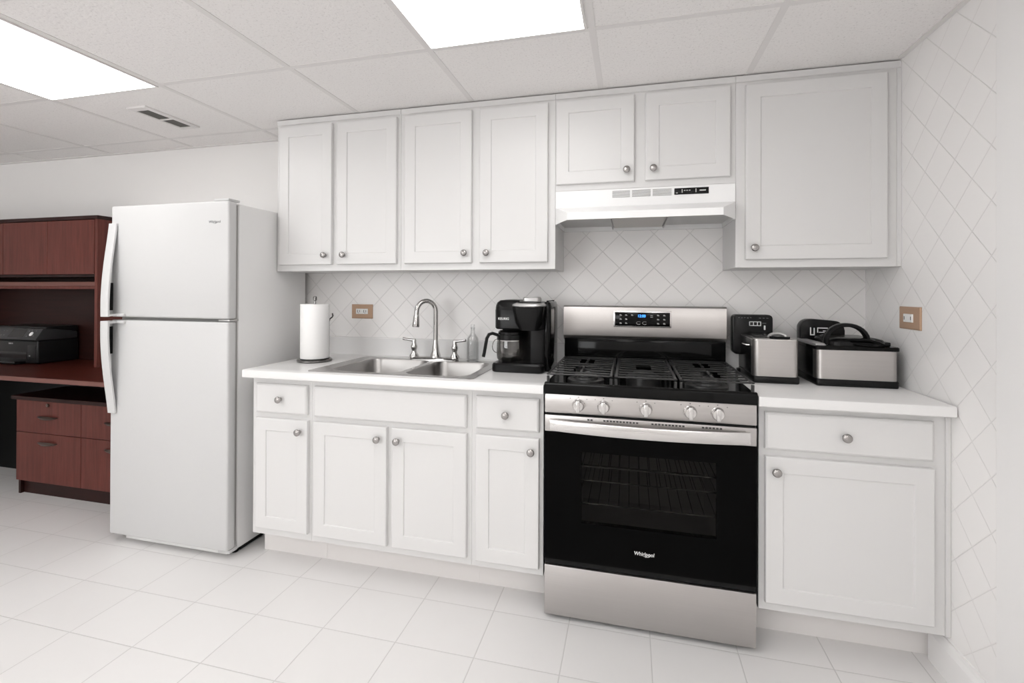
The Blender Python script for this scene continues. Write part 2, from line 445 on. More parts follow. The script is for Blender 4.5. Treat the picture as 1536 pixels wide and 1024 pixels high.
# countertops
HX0, HX1, HY0, HY1 = -1.075, -.325, -.578, -.112
t = thing('countertop', 'white laminate countertop around the double sink', 'countertop', (-.7, -.32, CT - .036))
c = MB(); z0, z1 = CT - .036, CT
xl, xr, yf, yb = -1.409, -.004, -.637, -.006
def edge_profile(yf, z0, z1): return [(yf + .006, z1), (yf + .002, z1 - .002), (yf, z1 - .006), (yf, z0 + .003), (yf + .003, z0)]
c.prism(edge_profile(yf, z0, z1) + [(HY0, z0), (HY0, z1)], xl, xr, 0)
c.box(xl, HX0, HY0, HY1, z0, z1); c.box(HX1, xr, HY0, HY1, z0, z1); c.box(xl, xr, HY1, yb, z0, z1)
obj('slab', c, M['counter'], t, smooth=30)
obj('upstand', MB().prism([(-.024, CT), (-.006, CT), (-.006, 1.006), (-.020, 1.006), (-.024, 1.002)], xl, xr, 0), M['counter'], t, smooth=None)
t = thing('countertop', 'short white laminate countertop between the range and the tiled wall', 'countertop', (1.05, -.32, CT - .036))
c = MB().prism(edge_profile(yf, z0, z1) + [(yb, z0), (yb, z1)], .761, 1.3385, 0)
obj('slab', c, M['counter'], t, smooth=30)
obj('upstand', MB().prism([(-.024, CT), (-.006, CT), (-.006, 1.006), (-.020, 1.006), (-.024, 1.002)], .761, 1.3385, 0), M['counter'], t, smooth=None)

# ------------------------------------------------------------------ sink and faucet
t = thing('sink', 'stainless steel double bowl sink set into the white countertop', 'sink', (-.70, -.34, CT))
bowls = ((-1.010, -.677), (-.640, -.352)); by0, by1 = -.562, -.165
rz = CT + .0045
def flat_with_holes(mb, outer, holes, z):
    b = mb.bm; es = []
    for lp in [outer] + holes:
        vs = [b.verts.new((x, y, z)) for x, y in lp]
        for i in range(len(vs)): es.append(b.edges.new((vs[i], vs[(i + 1) % len(vs)])))
    bmesh.ops.triangle_fill(b, use_beauty=True, use_dissolve=False, edges=es, normal=(0, 0, 1))
outer = rrect(-1.098, -.306, -.600, -.096, .022)
oi = rrect(-1.092, -.312, -.594, -.102, .018)
rim = MB()
flat_with_holes(rim, oi, [rrect(a - .006, b + .006, by0 - .006, by1 + .006, .066) for a, b in bowls], rz)
rim.loft([[(x, y, CT + .0003) for x, y in outer], [(x, y, rz - .0015) for x, y in outer], [(x, y, rz) for x, y in oi]], False, False)
rim.box(-.95, -.95 + .001, -.1, -.0995, CT + .0005, CT + .001)
obj('rim', rim, M['steelr'], t, smooth=30)
for a, b in bowls:
    lp = []
    for ins, z, r in ((-.006, rz, .066), (0, rz - .002, .06), (.004, rz - .012, .058), (.010, rz - .13, .055), (.018, rz - .155, .052), (.036, rz - .168, .045), (.07, rz - .170, .03)):
        lp.append([(x, y, z) for x, y in rrect(a + ins, b - ins, by0 + ins, by1 - ins, r)])
    bw = obj('bowl', MB().loft(lp, False, True), M['steelv'], t, smooth=40)
    cx, cy = (a + b) / 2, (by0 + by1) / 2
    obj('drain', MB().lathe([(.044, 0), (.044, .003), (.036, .004), (.030, .001), (.012, .001), (.010, .006), (0, .006)], (cx, cy, rz - .170), seg=24), M['chrome'], bw)

FX, FY = -.672, -.122
t = thing('faucet', 'chrome gooseneck sink faucet with two lever handles', 'faucet', (FX, FY, rz))
pl = MB().loft([[(x, y, rz + .0003) for x, y in rrect(-.815, -.545, FY - .026, FY + .026, .025)], [(x, y, rz + .008) for x, y in rrect(-.815, -.545, FY - .026, FY + .026, .025)],
                [(x, y, rz + .014) for x, y in rrect(-.808, -.552, FY - .020, FY + .020, .0195)]])
obj('base_plate', pl, M['chrome'], t)
sp = MB().lathe([(.028, 0), (.027, .012), (.020, .030), (.017, .055), (.0135, .075), (.0125, .09)], (FX, FY, rz + .012), seg=20)
dxs, dys = -.70, -.714   # spout leans to the front left
L = .105
pts = [(FX, FY, rz + .09), (FX, FY, 1.165)]
R = L / 2
for i in range(1, 13):
    a = PI * i / 12 * .94
    h = R - R * math.cos(a); pts.append((FX + dxs * h * 1.0, FY + dys * h, 1.165 + math.sin(a) * R * 1.05))
last = Vector(pts[-1]); 
pts.append(tuple(last + Vector((dxs * .002, dys * .002, -.025))))
sp.tube(pts, .0122, 12)
obj('spout', sp, M['chrome'], t)
e = Vector(pts[-1])
obj('spray_head', MB().lathe([(.0125, 0), (.0145, .010), (.0172, .040), (.0188, .060), (.017, .064), (0, .064)], tuple(e), (dxs * .06, dys * .06, -1), 18), M['chrome'], t)
for sx, hx in ((-1, -.795), (1, -.565)):
    h = MB().lathe([(.025, 0), (.024, .01), (.015, .022), (.012, .034), (.016, .046), (.0175, .055), (.013, .068), (.0105, .08), (.0115, .088), (.009, .094), (0, .095)], (hx, FY, rz + .010), seg=18)
    h.tube([(hx - sx * .006, FY, rz + .098), (hx + sx * .02, FY - .002, rz + .100), (hx + sx * .045, FY - .004, rz + .103), (hx + sx * .062, FY - .006, rz + .106)], [.0085, .0075, .0065, .0075], 12)
    obj('handle', h, M['chrome'], t)

# ------------------------------------------------------------------ paper towels
PX, PY = -1.262, -.315
t = thing('paper_towel_holder', 'dark metal paper towel stand on the countertop by the refrigerator', 'paper towel holder', (PX, PY, CT))
obj('base', MB().lathe([(.082, .0005), (.086, .004), (.086, .010), (.082, .014), (.02, .016), (.0, .016)], (PX, PY, CT), seg=40), M['darkchrome'], t)
obj('rod', MB().tube([(PX, PY, CT + .014), (PX, PY, CT + .318)], .005, 10), M['darkchrome'], t)
obj('finial', MB().lathe([(.005, 0), (.009, .003), (.0095, .018), (.006, .024), (0, .025)], (PX, PY, CT + .312), seg=14), M['darkchrome'], t)
ax, ay = PX + .030, PY + .0755
obj('side_arm', MB().tube([(ax, ay, CT + .012), (ax, ay, CT + .1), (ax, ay, CT + .20), (ax + .004, ay + .002, CT + .215), (ax + .014, ay + .008, CT + .224), (ax + .017, ay + .010, CT + .232), (ax + .014, ay + .009, CT + .245)], .0038, 8), M['darkchrome'], t)
r = .0705; rl = MB()
prof = [(.0202, 0), (r - .001, 0), (r, .002), (r, .276), (r - .001, .278), (.0202, .278)]
rl.lathe(prof + [prof[0]], (PX, PY, CT + .0175), seg=48, cap0=False, cap1=False)
t2 = obj('paper_towel_roll', rl, M['paper'], at=(PX, PY, CT + .0175))
tag(t2, 'white paper towel roll standing on the dark metal stand', 'paper towels')

# ------------------------------------------------------------------ wall plates
t = thing('wall_outlet', 'tan outlet plate on the backsplash left of the faucet', 'outlet', (-1.176, -.004, 1.155))
obj('plate', MB().panel(-1.243, -1.109, 1.113, 1.194, -.0042, [(0, 0), (0, .003), (.004, .006)]), M['copper'], t, smooth=20)
o = MB()
for xx in (-1.196, -1.156):
    o.prism(rrect(xx - .016, xx + .016, 1.140, 1.168, .008), -.0095, -.010 + .0001, 1)
o.box(-1.214, -1.138, -.0112, -.0100, 1.139, 1.169, .001)
op = obj('receptacle', o, M['ivory'], t)
for xx in (-1.196, -1.156):
    s = MB(); s.box(xx - .009, xx - .006, -.0118, -.0110, 1.147, 1.162); s.box(xx + .004, xx + .0065, -.0118, -.0110, 1.149, 1.161); s.box(xx - .002, xx + .001, -.0118, -.011, 1.143, 1.147)
    obj('slot', s, M['slot'], op)
t = thing('wall_switch', 'tan switch plate on the tiled side wall above the fryers', 'switch', (XR, -.362, 1.176))
def sidepanel(y0, y1, z0, z1, prof):
    mb = MB(); loops = []
    for ins, out in prof:
        a, b_, c_, d = y0 + ins, y1 - ins, z0 + ins, z1 - ins
        loops.append([(XR - out, a, c_), (XR - out, b_, c_), (XR - out, b_, d), (XR - out, a, d)])
    return mb.loft(loops)
obj('plate', sidepanel(-.432, -.292, 1.134, 1.219, [(0, .0002), (0, .003), (.004, .006)]), M['copper'], t, smooth=20)
rk = obj('rocker', sidepanel(-.389, -.330, 1.161, 1.192, [(0, .006), (0, .009), (.002, .0105)]), M['ivory'], t, smooth=20)
for yy in (-.383, -.340): obj('slot', MB().box(XR - .0112, XR - .0100, yy, yy + .003, 1.17, 1.183), M['slot'], rk)

# ------------------------------------------------------------------ refrigerator
t = thing('refrigerator', 'white top-freezer refrigerator beside the base cabinets', 'refrigerator', (-1.87, -.32, 0))
fx0, fx1, fy = -2.222, -1.503, -.6213
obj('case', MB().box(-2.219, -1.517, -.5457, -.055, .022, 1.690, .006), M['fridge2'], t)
obj('gasket', MB().box(-2.208, -1.524, -.5745, -.5460, .06, 1.682), M['gasket'], t)
def bowed_handle(z0, z1, y, parent):
    n = 22; lf, x0, x1, th = [], -2.214, -2.166, .011
    for i in range(n + 1):
        q = i / n; z = z0 + (z1 - z0) * q; off = .012 + .044 * math.sin(PI / 2 * min(1, q * 1.06)) ** 1.15
        sh = -.010 * (1 - q)
        lf.append([(x0 + sh, y + .0005, z), (x0 + sh, y - off + .004, z), (x0 + sh + .004, y - off, z), (x1 + sh - .005, y - off, z), (x1 + sh, y - off + .003, z), (x1 + sh, y - off + th, z), (x0 + sh + .007, y - off + th, z), (x0 + sh + .007, y + .0005, z)])
    mb = MB().loft(lf)
    s = 1 if z1 > z0 else -1
    mb.box(x0, x1 + .045, y - .012, y + .001, z1 - s * .014, z1 - s * .001, .002)
    mb.box(x0 + .0005, x1 - .0005, y - .046, y + .0, z1 - s * .013, z1 - s * .0015, .002)
    h = obj('handle', mb, M['fridge'], parent)
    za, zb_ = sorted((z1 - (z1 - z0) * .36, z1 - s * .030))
    obj('grip_shade', MB().box(x0 + .0068, x0 + .0085, y - .040, y - .0005, za, zb_), M['blackm'], parent, smooth=None)  # black plate standing in for the shade in the slit behind the handle
    return h
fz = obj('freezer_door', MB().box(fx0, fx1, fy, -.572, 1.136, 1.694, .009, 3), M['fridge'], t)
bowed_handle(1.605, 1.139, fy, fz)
def swoosh(cx, cz, w, y):
    def f(mb):
        pts = [(cx + w * math.cos(a), y - .0004, cz + w * .42 * math.sin(a)) for a in [math.radians(200 + i * 14) for i in range(17)]]
        mb.tube(pts, [.0003 + .0006 * math.sin(PI * i / 16) for i in range(17)], 6)
    return f
text('logo', 'Whirlpool', -1.617, -1.549, 1.594, fy + .0002, M['greyprint'], fz, .15, .012, swoosh(-1.583, 1.592, .012, fy), height=.016)
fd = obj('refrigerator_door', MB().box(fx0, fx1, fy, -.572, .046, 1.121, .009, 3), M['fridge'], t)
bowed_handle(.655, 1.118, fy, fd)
obj('hinge_cover', MB().box(-1.60, -1.513, -.612, -.545, 1.6945, 1.706, .003), M['fridge'], t)
obj('hinge', MB().box(-1.575, -1.510, -.606, -.552, 1.1235, 1.1335, .002), M['silver'], t)
obj('hinge', MB().box(-1.575, -1.508, -.603, -.551, .026, .0445, .004), M['fridge'], t)
k = MB().box(-2.16, -1.54, -.585, -.548, .012, .040, .003)
obj('kick_grille', k, M['fridge2'], t)
for xx, yy in ((-2.17, -.53), (-1.545, -.53), (-2.17, -.10), (-1.545, -.10)):
    obj('foot', MB().lathe([(.016, 0), (.018, .004), (.018, .012), (.008, .014), (.008, .024)], (xx, yy, 0), seg=14), M['blackm'], t)
obj('base_rail', MB().box(-1.560, -1.522, -.52, -.08, .006, .024), M['blackm'], t)

# ------------------------------------------------------------------ range hood
t = thing('range_hood', 'white range hood mounted above the stainless range', 'range hood', (.37, -.2, 1.578))
hx0, hx1, hz0, hz1, hy = -.0105, .7495, 1.578, 1.7285, -.298
h = MB()
h.box(hx0, hx1, hy, hy + .012, 1.648, hz1, .001, 1)                                  # front fascia
h.box(hx0, hx0 + .004, hy + .012, -.006, hz0, hz1); h.box(hx1 - .004, hx1, hy + .012, -.006, hz0, hz1)
h.box(hx0 + .004, hx1 - .004, -.018, -.006, hz0, hz1); h.box(hx0 + .004, hx1 - .004, hy + .012, -.018, hz1 - .006, hz1)
# projecting lip with chamfered corners
ly, lz, lx0, lx1 = -.432, 1.608, .060, .680
ring_top = [(hx0, hy, 1.652), (hx1, hy, 1.652)]
A0, A1 = (hx0, hy, 1.652), (hx1, hy, 1.652)
B0, B1 = (lx0, ly, lz), (lx1, ly, lz)
D0, D1 = (lx0, ly, hz0), (lx1, ly, hz0)
E0, E1 = (hx0, hy, hz0), (hx1, hy, hz0)
bm = bmesh.new(); V = {n: bm.verts.new(p) for n, p in dict(A0=A0, A1=A1, B0=B0, B1=B1, D0=D0, D1=D1, E0=E0, E1=E1).items()}
for f in (('A0', 'B0', 'B1', 'A1'), ('B0', 'D0', 'D1', 'B1'), ('A0', 'E0', 'D0', 'B0'), ('A1', 'B1', 'D1', 'E1')): bm.faces.new([V[i] for i in f])
bmesh.ops.recalc_face_normals(bm, faces=bm.faces[:])
if bm.faces[0].normal.z < 0: bmesh.ops.reverse_faces(bm, faces=bm.faces[:])
bm.normal_update()
ret = bmesh.ops.solidify(bm, geom=bm.faces[:], thickness=.004)
bmesh.ops.recalc_face_normals(bm, faces=bm.faces[:])
h._merge(bm)
obj('shell', h, M['hood'], t, smooth=20)
u = MB()
zz = hz0 + .022
u.prism([(hx0 + .004, -.018), (hx1 - .004, -.018), (hx1 - .004, hy), (lx1 - .004, ly + .006), (lx0 + .004, ly + .006), (hx0 + .004, hy)], zz, zz + .004, 2)
u.box(.235, .240, -.40, -.03, hz0 + .004, zz); u.box(.475, .480, -.40, -.03, hz0 + .004, zz)
obj('underside', u, M['hoodin'], t, smooth=None)
fl = MB().box(.242, .473, -.395, -.04, zz - .010, zz - .001)
for i in range(24): fl.box(.246, .469, -.39 + i * .0145, -.385 + i * .0145, zz - .0125, zz - .010)
obj('grease_filter', fl, M['filter'], t, smooth=None)
obj('lamp_lens', MB().box(.31, .39, -.41, -.397, zz - .006, zz - .001, .002), M['ivory'], t)
for a, b in ((.244, .320), (.329, .408), (.416, .495)):
    s = MB()
    for i in range(6): s.box(a, b, hy - .0012, hy + .001, 1.6905 + i * .0053, 1.6922 + i * .0053)
    obj('louvre', s, M['vent'], t, smooth=None)
cp = obj('control_panel', MB().box(.506, .645, hy - .003, hy + .001, 1.691, 1.7185, .001), M['blackp'], t)
for a in (.536, .592): obj('slider', MB().box(a, a + .003, hy - .0045, hy - .0028, 1.698, 1.713), M['silver'], cp, smooth=None)
s = MB()
for i in range(3): s.box(.545 + i * .010, .551 + i * .010, hy - .0035, hy - .0028, 1.706, 1.709)
s.box(.608, .633, hy - .0035, hy - .0028, 1.7035, 1.708); s.box(.512, .520, hy - .0035, hy - .0028, 1.697, 1.699)
obj('marking', s, M['silver'], cp, smooth=None)

# ------------------------------------------------------------------ gas range
t = thing('gas_range', 'stainless steel gas range with black oven door between the countertops', 'range', (.3785, -.32, 0))
X0, X1 = .0005, .7565
b = MB()
b.box(X0 + .002, X0 + .03, -.596, -.012, .03, .905); b.box(X1 - .03, X1 - .002, -.596, -.012, .03, .905)
b.box(X0 + .03, X1 - .03, -.08, -.012, .03, .905); b.box(X0 + .03, X1 - .03, -.596, -.08, .03, .25); b.box(X0 + .03, X1 - .03, -.596, -.08, .74, .905)
obj('body', b, M['blackm'], t, smooth=None)
cv = MB()
cv.box(.10, .105, -.594, -.13, .27, .735); cv.box(.652, .657, -.594, -.13, .27, .735); cv.box(.105, .652, -.135, -.13, .27, .735)
cv.box(.105, .652, -.594, -.135, .27, .275); cv.box(.105, .652, -.594, -.135, .73, .735)
obj('oven_cavity', cv, M['cavity'], t, smooth=None)
for z in (.44, .53, .585):
    rk = MB()
    rk.tube([(.107, -.57, z), (.650, -.57, z)], .0032, 8); rk.tube([(.107, -.15, z), (.650, -.15, z)], .003, 8)
    for i in range(14): rk.tube([(.125 + i * .039, -.57, z), (.125 + i * .039, -.15, z)], .0018, 6)
    obj('oven_rack', rk, M['darkchrome'], t)
# storage drawer
dr = obj('storage_drawer', MB().box(X0, X1, -.624, -.597, .017, .2085, .003), M['steel'], t)
# oven door
yd = -.624
gm = MB()
wx0, wx1, wz0, wz1 = .142, .626, .384, .657
gz0, gz1 = .234, .727
gm.box(X0, wx0, yd, -.598, gz0, gz1); gm.box(wx1, X1, yd, -.598, gz0, gz1); gm.box(wx0, wx1, yd, -.598, gz0, wz0); gm.box(wx0, wx1, yd, -.598, wz1, gz1)
od = obj('oven_door', gm, M['blackglass'], t, smooth=None)
obj('window', MB().box(wx0, wx1, yd, yd + .006, wz0, wz1), M['window'], od, smooth=None)
obj('door_rail', MB().box(X0, X1, yd - .001, -.598, .728, .792, .0025), M['steel'], od)
obj('bottom_trim', MB().box(X0, X1, -.615, -.598, .211, .232), M['blackm'], od, smooth=None)
for a, bb_ in ((.165, .2), (.225, .36), (.40, .53), (.575, .655)):
    n = int((bb_ - a) / .012); sl = MB()
    for i in range(n): sl.box(a + i * .012, a + i * .012 + .008, yd - .0016, yd + .001, .779, .785)
    obj('vent_slot', sl, M['slot'], od, smooth=None)
hn = []; n = 26
for i in range(n + 1):
    q = i / n; x = .024 + q * .708; o_ = .024 + .034 * math.sin(PI * q) ** .8
    zc = .7585
    hn.append([(x, yd - o_ + .010, zc - .0215), (x, yd - o_ + .002, zc - .0215), (x, yd - o_, zc - .018), (x, yd - o_, zc + .018), (x, yd - o_ + .002, zc + .0215), (x, yd - o_ + .010, zc + .0215)])
hm = MB().loft(hn)
hm.box(.024, .050, yd - .026, yd, .741, .776, .002); hm.box(.706, .732, yd - .026, yd, .741, .776, .002)
obj('handle', hm, M['steelb'], od)
text('logo', 'Whirlpool', .340, .412, .2955, yd + .0002, M['white'], od, .12, .014, swoosh(.384, .2935, .013, yd), height=.0185)
# control strip and knobs
obj('control_strip', MB().box(X0, X1, yd - .001, -.597, .801, .8735, .002), M['steel'], t)
obj('vent_gap', MB().box(X0 + .003, X1 - .003, -.612, -.598, .792, .801), M['blackm'], t, smooth=None)
for i, kx in enumerate((.131, .226, .380, .535, .628)):
    kb = MB().lathe([(.0235, 0), (.0235, .004), (.0215, .006), (.020, .020), (.0185, .023), (0, .0235)], (kx, yd - .001, .8355), (0, -1, 0), 26)
    kk = obj('knob', kb, M['steelb'], t)
    obj('grip', MB().box(kx - .0075, kx + .0075, yd - .031, yd - .018, .8355 - .0225, .8355 + .0225, .003), M['steelb'], kk)
mk = MB()
for kx in (.131, .226, .380, .535, .628):
    mk.box(kx - .002, kx + .002, yd - .0016, yd - .0008, .8645, .8675); mk.box(kx - .033, kx - .030, yd - .0016, yd - .0008, .859, .862); mk.box(kx + .030, kx + .034, yd - .0016, yd - .0008, .859, .861)
obj('marking', mk, M['darkprint'], t, smooth=None)
# cooktop
ck = MB()
ck.prism([(-.634, .875), (-.634, .912), (-.628, .918), (-.612, .918), (-.600, .909), (-.085, .909), (-.080, .918), (-.012, .918), (-.012, .875)], X0 - .001, X1 + .001, 0, .0012, 1)
obj('cooktop', ck, M['blackg'], t, smooth=30)
for bx, by, r in ((.145, -.47, .046), (.145, -.22, .040), (.3785, -.345, .044), (.612, -.47, .050), (.612, -.22, .036)):
    bb_ = MB().lathe([(r + .03, 0), (r + .028, .003), (r + .004, .004), (r + .002, .012), (r - .004, .014), (r - .002, .015), (r - .003, .021), (r - .008, .023), (0, .0235)], (bx, by, .909), seg=30)
    obj('burner', bb_, M['iron'], t)
# grates: three sections of bars running left to right
gzt, gr = .952, .0045
for gi, (a, b_) in enumerate(((.006, .258), (.266, .491), (.499, .751))):
    gmb = MB(); ya, yb_ = -.620, -.095
    def bar(x0, x1, y0, y1, z0=gzt - .006, z1=gzt): gmb.box(x0, x1, y0, y1, z0, z1, .0016, 1)
    bar(a, a + .011, ya, yb_); bar(b_ - .011, b_, ya, yb_); bar(a + .011, b_ - .011, ya, ya + .011); bar(a + .011, b_ - .011, yb_ - .011, yb_)
    cx = (a + b_) / 2
    n = 9
    for i in range(1, n):
        y = ya + (yb_ - ya) * i / n
        near = [c_ for c_ in ((-.47, -.22) if gi != 1 else (-.345,)) if abs(y - c_) < .05]
        if near:
            w = .032 if gi != 1 else .03
            bar(a + .011, cx - w, y - .0045, y + .0045); bar(cx + w, b_ - .011, y - .0045, y + .0045)
        else: bar(a + .011, b_ - .011, y - .0045, y + .0045)
    if gi != 1:
        for c_ in (-.47, -.22):
            bar(cx - .005, cx + .005, c_ + .016, c_ + .070); bar(cx - .005, cx + .005, c_ - .070, c_ - .016)
    for fx in (a + .001, b_ - .010):
        for fyy in (ya + .001, (ya + yb_) / 2, yb_ - .012): gmb.box(fx, fx + .009, fyy, fyy + .011, .9095, gzt - .010)
    obj('grate', gmb, M['iron'], t, smooth=None)
# backguard
obj('back_riser', MB().box(X0 + .004, X1 - .004, -.083, -.012, .9185, 1.04, .003), M['blackg'], t)
bg = MB().prism([(-.012, 1.032), (-.070, 1.032), (-.089, 1.056), (-.086, 1.196), (-.078, 1.203), (-.012, 1.203)], X0 - .002, X1, 0, .0015, 1)
obj('backguard', bg, M['steel'], t, smooth=25)
yp = -.0895
obj('display_bezel', MB().box(.243, .513, yp - .001, -.080, 1.100, 1.180, .003), M['steelb'], t)
ds = obj('display', MB().box(.250, .506, yp - .0025, -.082, 1.107, 1.173, .002), M['blackg'], t)
text('clock_digits', '12:00', .360, .394, 1.156, yp - .0024, M['blue'], ds, height=.013)
s = MB()
for cx_, rows in ((.278, 3), (.304, 3), (.332, 1), (.452, 3), (.480, 3)):
    for r_ in range(rows):
        zc = 1.158 - r_ * .0195; s.box(cx_ - .005, cx_ + .005, yp - .0031, yp - .0024, zc - .0012, zc + .0012); s.box(cx_ - .005, cx_ + .002, yp - .0031, yp - .0024, zc + .003, zc + .0046)
for z_ in (1.157, 1.150): s.box(.416, .428, yp - .0031, yp - .0024, z_, z_ + .0018)
obj('marking', s, M['silver'], ds, smooth=None)
s = MB()
for cx_ in (.362, .390):
    pts = [(cx_ + .010 * math.cos(a), yp - .0028, 1.122 + .007 * math.sin(a)) for a in [math.radians(40 + i * 20) for i in range(15)]]
    s.tube(pts, .0008, 5)
obj('button_ring', s, M['silver'], ds)
for xx, yy in ((.03, -.56), (.73, -.56), (.03, -.06), (.73, -.06)):
    obj('foot', MB().lathe([(.016, 0), (.016, .012), (.007, .014), (.007, .032)], (xx, yy, 0), seg=12), M['blackm'], t)

# ------------------------------------------------------------------ coffee maker and carafe
t = thing('coffee_maker', 'black combined carafe and pod coffee maker beside the range', 'coffee maker', (-.165, -.25, CT))
cx0, cx1 = -.292, -.050
def rbox(x0, x1, y0, y1, r, zs, ins=None):
    ins = ins or [0] * len(zs)
    return [[(x, y, z) for x, y in rrect(x0 + i_, x1 - i_, y0 + i_, y1 - i_, max(.003, r - i_))] for z, i_ in zip(zs, ins)]
bs_ = MB().loft(rbox(cx0 + .003, cx1 + .002, -.395, -.13, .030, [CT + .0003, CT + .004, CT + .032, CT + .040], [.004, 0, 0, .006]))
obj('base', bs_, M['blackp'], t)
bd = MB()
bd.loft(rbox(-.285, -.055, -.225, -.125, .02, [CT + .039, 1.10]))                      # rear column
bd.loft(rbox(-.125, -.055, -.330, -.215, .012, [CT + .039, 1.10]))                     # pod side tower
bd.loft(rbox(-.287, -.053, -.365, -.125, .045, [1.098, 1.104, 1.185, 1.192], [.006, 0, 0, .002]))   # brew head
obj('body', bd, M['blackp'], t)
obj('filter_lid', MB().loft(rbox(-.287, -.150, -.362, -.127, .045, [1.192, 1.205, 1.220, 1.230, 1.233], [0, .002, .008, .022, .05])), M['blackp'], t)
hd = MB().loft([[(x, y, z) for x, y in rrect(-.196 + i_, -.048 - i_, -.398 + i_, -.16, .035 - i_ * .3)] for z, i_ in ((1.095, .028), (1.13, .012), (1.19, .002), (1.204, 0))])
obj('pod_head', hd, M['blackp'], t)
lh = MB().loft([[(x, y, z) for x, y in rrect(-.197 + i_, -.047 - i_, -.400 + i_, -.20, .04)] for z, i_ in ((1.203, .002), (1.208, 0), (1.214, .002), (1.220, .016))])
pod = obj('pod_lid', lh, M['silver'], t)
obj('control_pad', MB().loft([[(x, y, z) for x, y in rrect(-.180 + i_, -.064 - i_, -.375 + i_, -.215, .03)] for z, i_ in ((1.219, 0), (1.225, .003), (1.227, .012))]), M['blackg'], pod)
obj('lift_handle', MB().loft(rbox(-.163, -.085, -.31, -.225, .015, [1.226, 1.240, 1.246], [0, .001, .006])), M['silver'], pod)
rs = MB().loft(rbox(-.064, -.026, -.325, -.110, .017, [CT + .0003, CT + .005, 1.205, 1.222, 1.230], [.002, 0, 0, .006, .022]))
obj('water_tank', rs, M['blackg'], t)
text('logo', 'KEURIG', -.262, -.212, 1.147, -.3652, M['white'], t, 0, .02, height=.011)

KX, KYc = -.222, -.292
t = thing('carafe', 'glass coffee carafe with black handle sitting in the coffee maker', 'carafe', (KX, KYc, CT + .041))
zb = CT + .0415
gp = [(.045, .0005), (.058, .002), (.064, .012), (.066, .04), (.065, .075), (.061, .105)]
gi_ = [(r_ - .0025, h_ + (.0025 if h_ < .01 else 0)) for r_, h_ in gp][::-1]
obj('glass_body', MB().lathe(gp + gi_, (KX, KYc, zb), seg=40), M['smoke'], t)
obj('collar', MB().lathe([(.0605, .098), (.0645, .100), (.0645, .122), (.060, .124), (.060, .100), (.0605, .098)], (KX, KYc, zb), seg=40, cap0=False, cap1=False), M['blackp'], t)
obj('lid', MB().lathe([(.0, .122), (.058, .122), (.058, .134), (.050, .141), (0, .142)], (KX, KYc, zb), seg=36), M['blackp'], t)
obj('rim_band', MB().lathe([(.0615, .094), (.0632, .094), (.0632, .098), (.0615, .098), (.0615, .094)], (KX, KYc, zb), seg=40, cap0=False, cap1=False), M['chrome'], t)
hd_ = Vector((-.93, -.37, 0)); nx = Vector((-hd_.y, hd_.x, 0))
path = [(.058, .118), (.085, .127), (.102, .122), (.112, .104), (.118, .07), (.124, .035), (.128, .018)]
lp = []
for i, (d, z) in enumerate(path):
    p = Vector((KX, KYc, zb + z)) + hd_ * d
    tz = Vector(path[min(i + 1, 6)]) - Vector(path[max(i - 1, 0)]); tz.normalize()
    nrm = Vector((-tz.y, tz.x))
    q = [(-.010, -.007), (.010, -.007), (.010, .007), (-.010, .007)]
    lp.append([tuple(p + nx * a_ + hd_ * (nrm.x * b_) + Vector((0, 0, nrm.y * b_))) for a_, b_ in q])
obj('handle', MB().loft(lp), M['blackp'], t, smooth=60)
wr = []
for i in range(11):
    a = math.radians(80 + 200 * i / 10); d = .079 + .015 * math.cos(a) * 1.; z = .062 + .040 * math.sin(a)
    wr.append(tuple(Vector((KX, KYc, zb + z)) + hd_ * (d + .006 - .012 * 0)))
wr = [tuple(Vector((KX, KYc, zb + z)) + hd_ * d) for d, z in ((.062, .10), (.074, .096), (.083, .082), (.086, .065), (.083, .05), (.075, .040), (.0665, .037))]
obj('wire_brace', MB().tube(wr, .0018, 8), M['darkchrome'], t)

# ------------------------------------------------------------------ clear soap bottle
BX, BYc = -.487, -.061
t = thing('glass_bottle', 'small clear glass bottle with narrow neck standing behind the sink', 'bottle', (BX, BYc, CT))
bp = [(.028, .0005), (.0315, .003), (.032, .012), (.032, .098), (.030, .115), (.020, .130), (.012, .142), (.0105, .165), (.0125, .168), (.0125, .174)]
bi = [(max(.003, r_ - .003), h_ + (.003 if h_ < .01 else -.001)) for r_, h_ in bp][::-1]
obj('glass_body', MB().lathe(bp + bi, (BX, BYc, CT), seg=28), M['glass'], t)
obj('stopper', MB().lathe([(.0085, .160), (.0085, .176), (.011, .178), (.010, .188), (0, .190)], (BX, BYc, CT), seg=16), M['glass'], t)
lb = MB()
for i in range(7): lb.tube([(BX - .010 + (i % 2) * .004, BYc - .0326, CT + .03 + i * .010), (BX + .008 - (i % 3) * .003, BYc - .0326, CT + .034 + i * .010)], .0009, 5)
obj('raised_lettering', lb, M['white'], t)

# ------------------------------------------------------------------ deep fryers
def fryer(label, x0, x1, y0, y1, zt, name='deep_fryer'):
    t = thing(name, label, 'deep fryer', ((x0 + x1) / 2, (y0 + y1) / 2, CT), 'deep fryers on the short countertop')
    obj('base', MB().loft(rbox(x0 - .002, x1 + .002, y0 - .002, y1, .012, [CT + .0003, CT + .003, CT + .024, CT + .027], [.003, 0, 0, .002])), M['blackp'], t)
    sd = MB()
    sd.box(x0, x1, y0 + .040, y1, CT + .026, zt - .003, .004)
    obj('side_housing', sd, M['blackp'], t)
    # wrapped stainless front with rounded vertical corners
    r_ = .022; pts = [(x0, y0 + .045)] + arc(x0 + r_, y0 + r_, r_, 180, 270, 7) + arc(x1 - r_, y0 + r_, r_, 270, 360, 7) + [(x1, y0 + .045)]
    obj('front_panel', MB().loft([[(x, y, CT + .028) for x, y in pts], [(x, y, zt - .004) for x, y in pts]]), M['steel'], t, smooth=50)
    return t
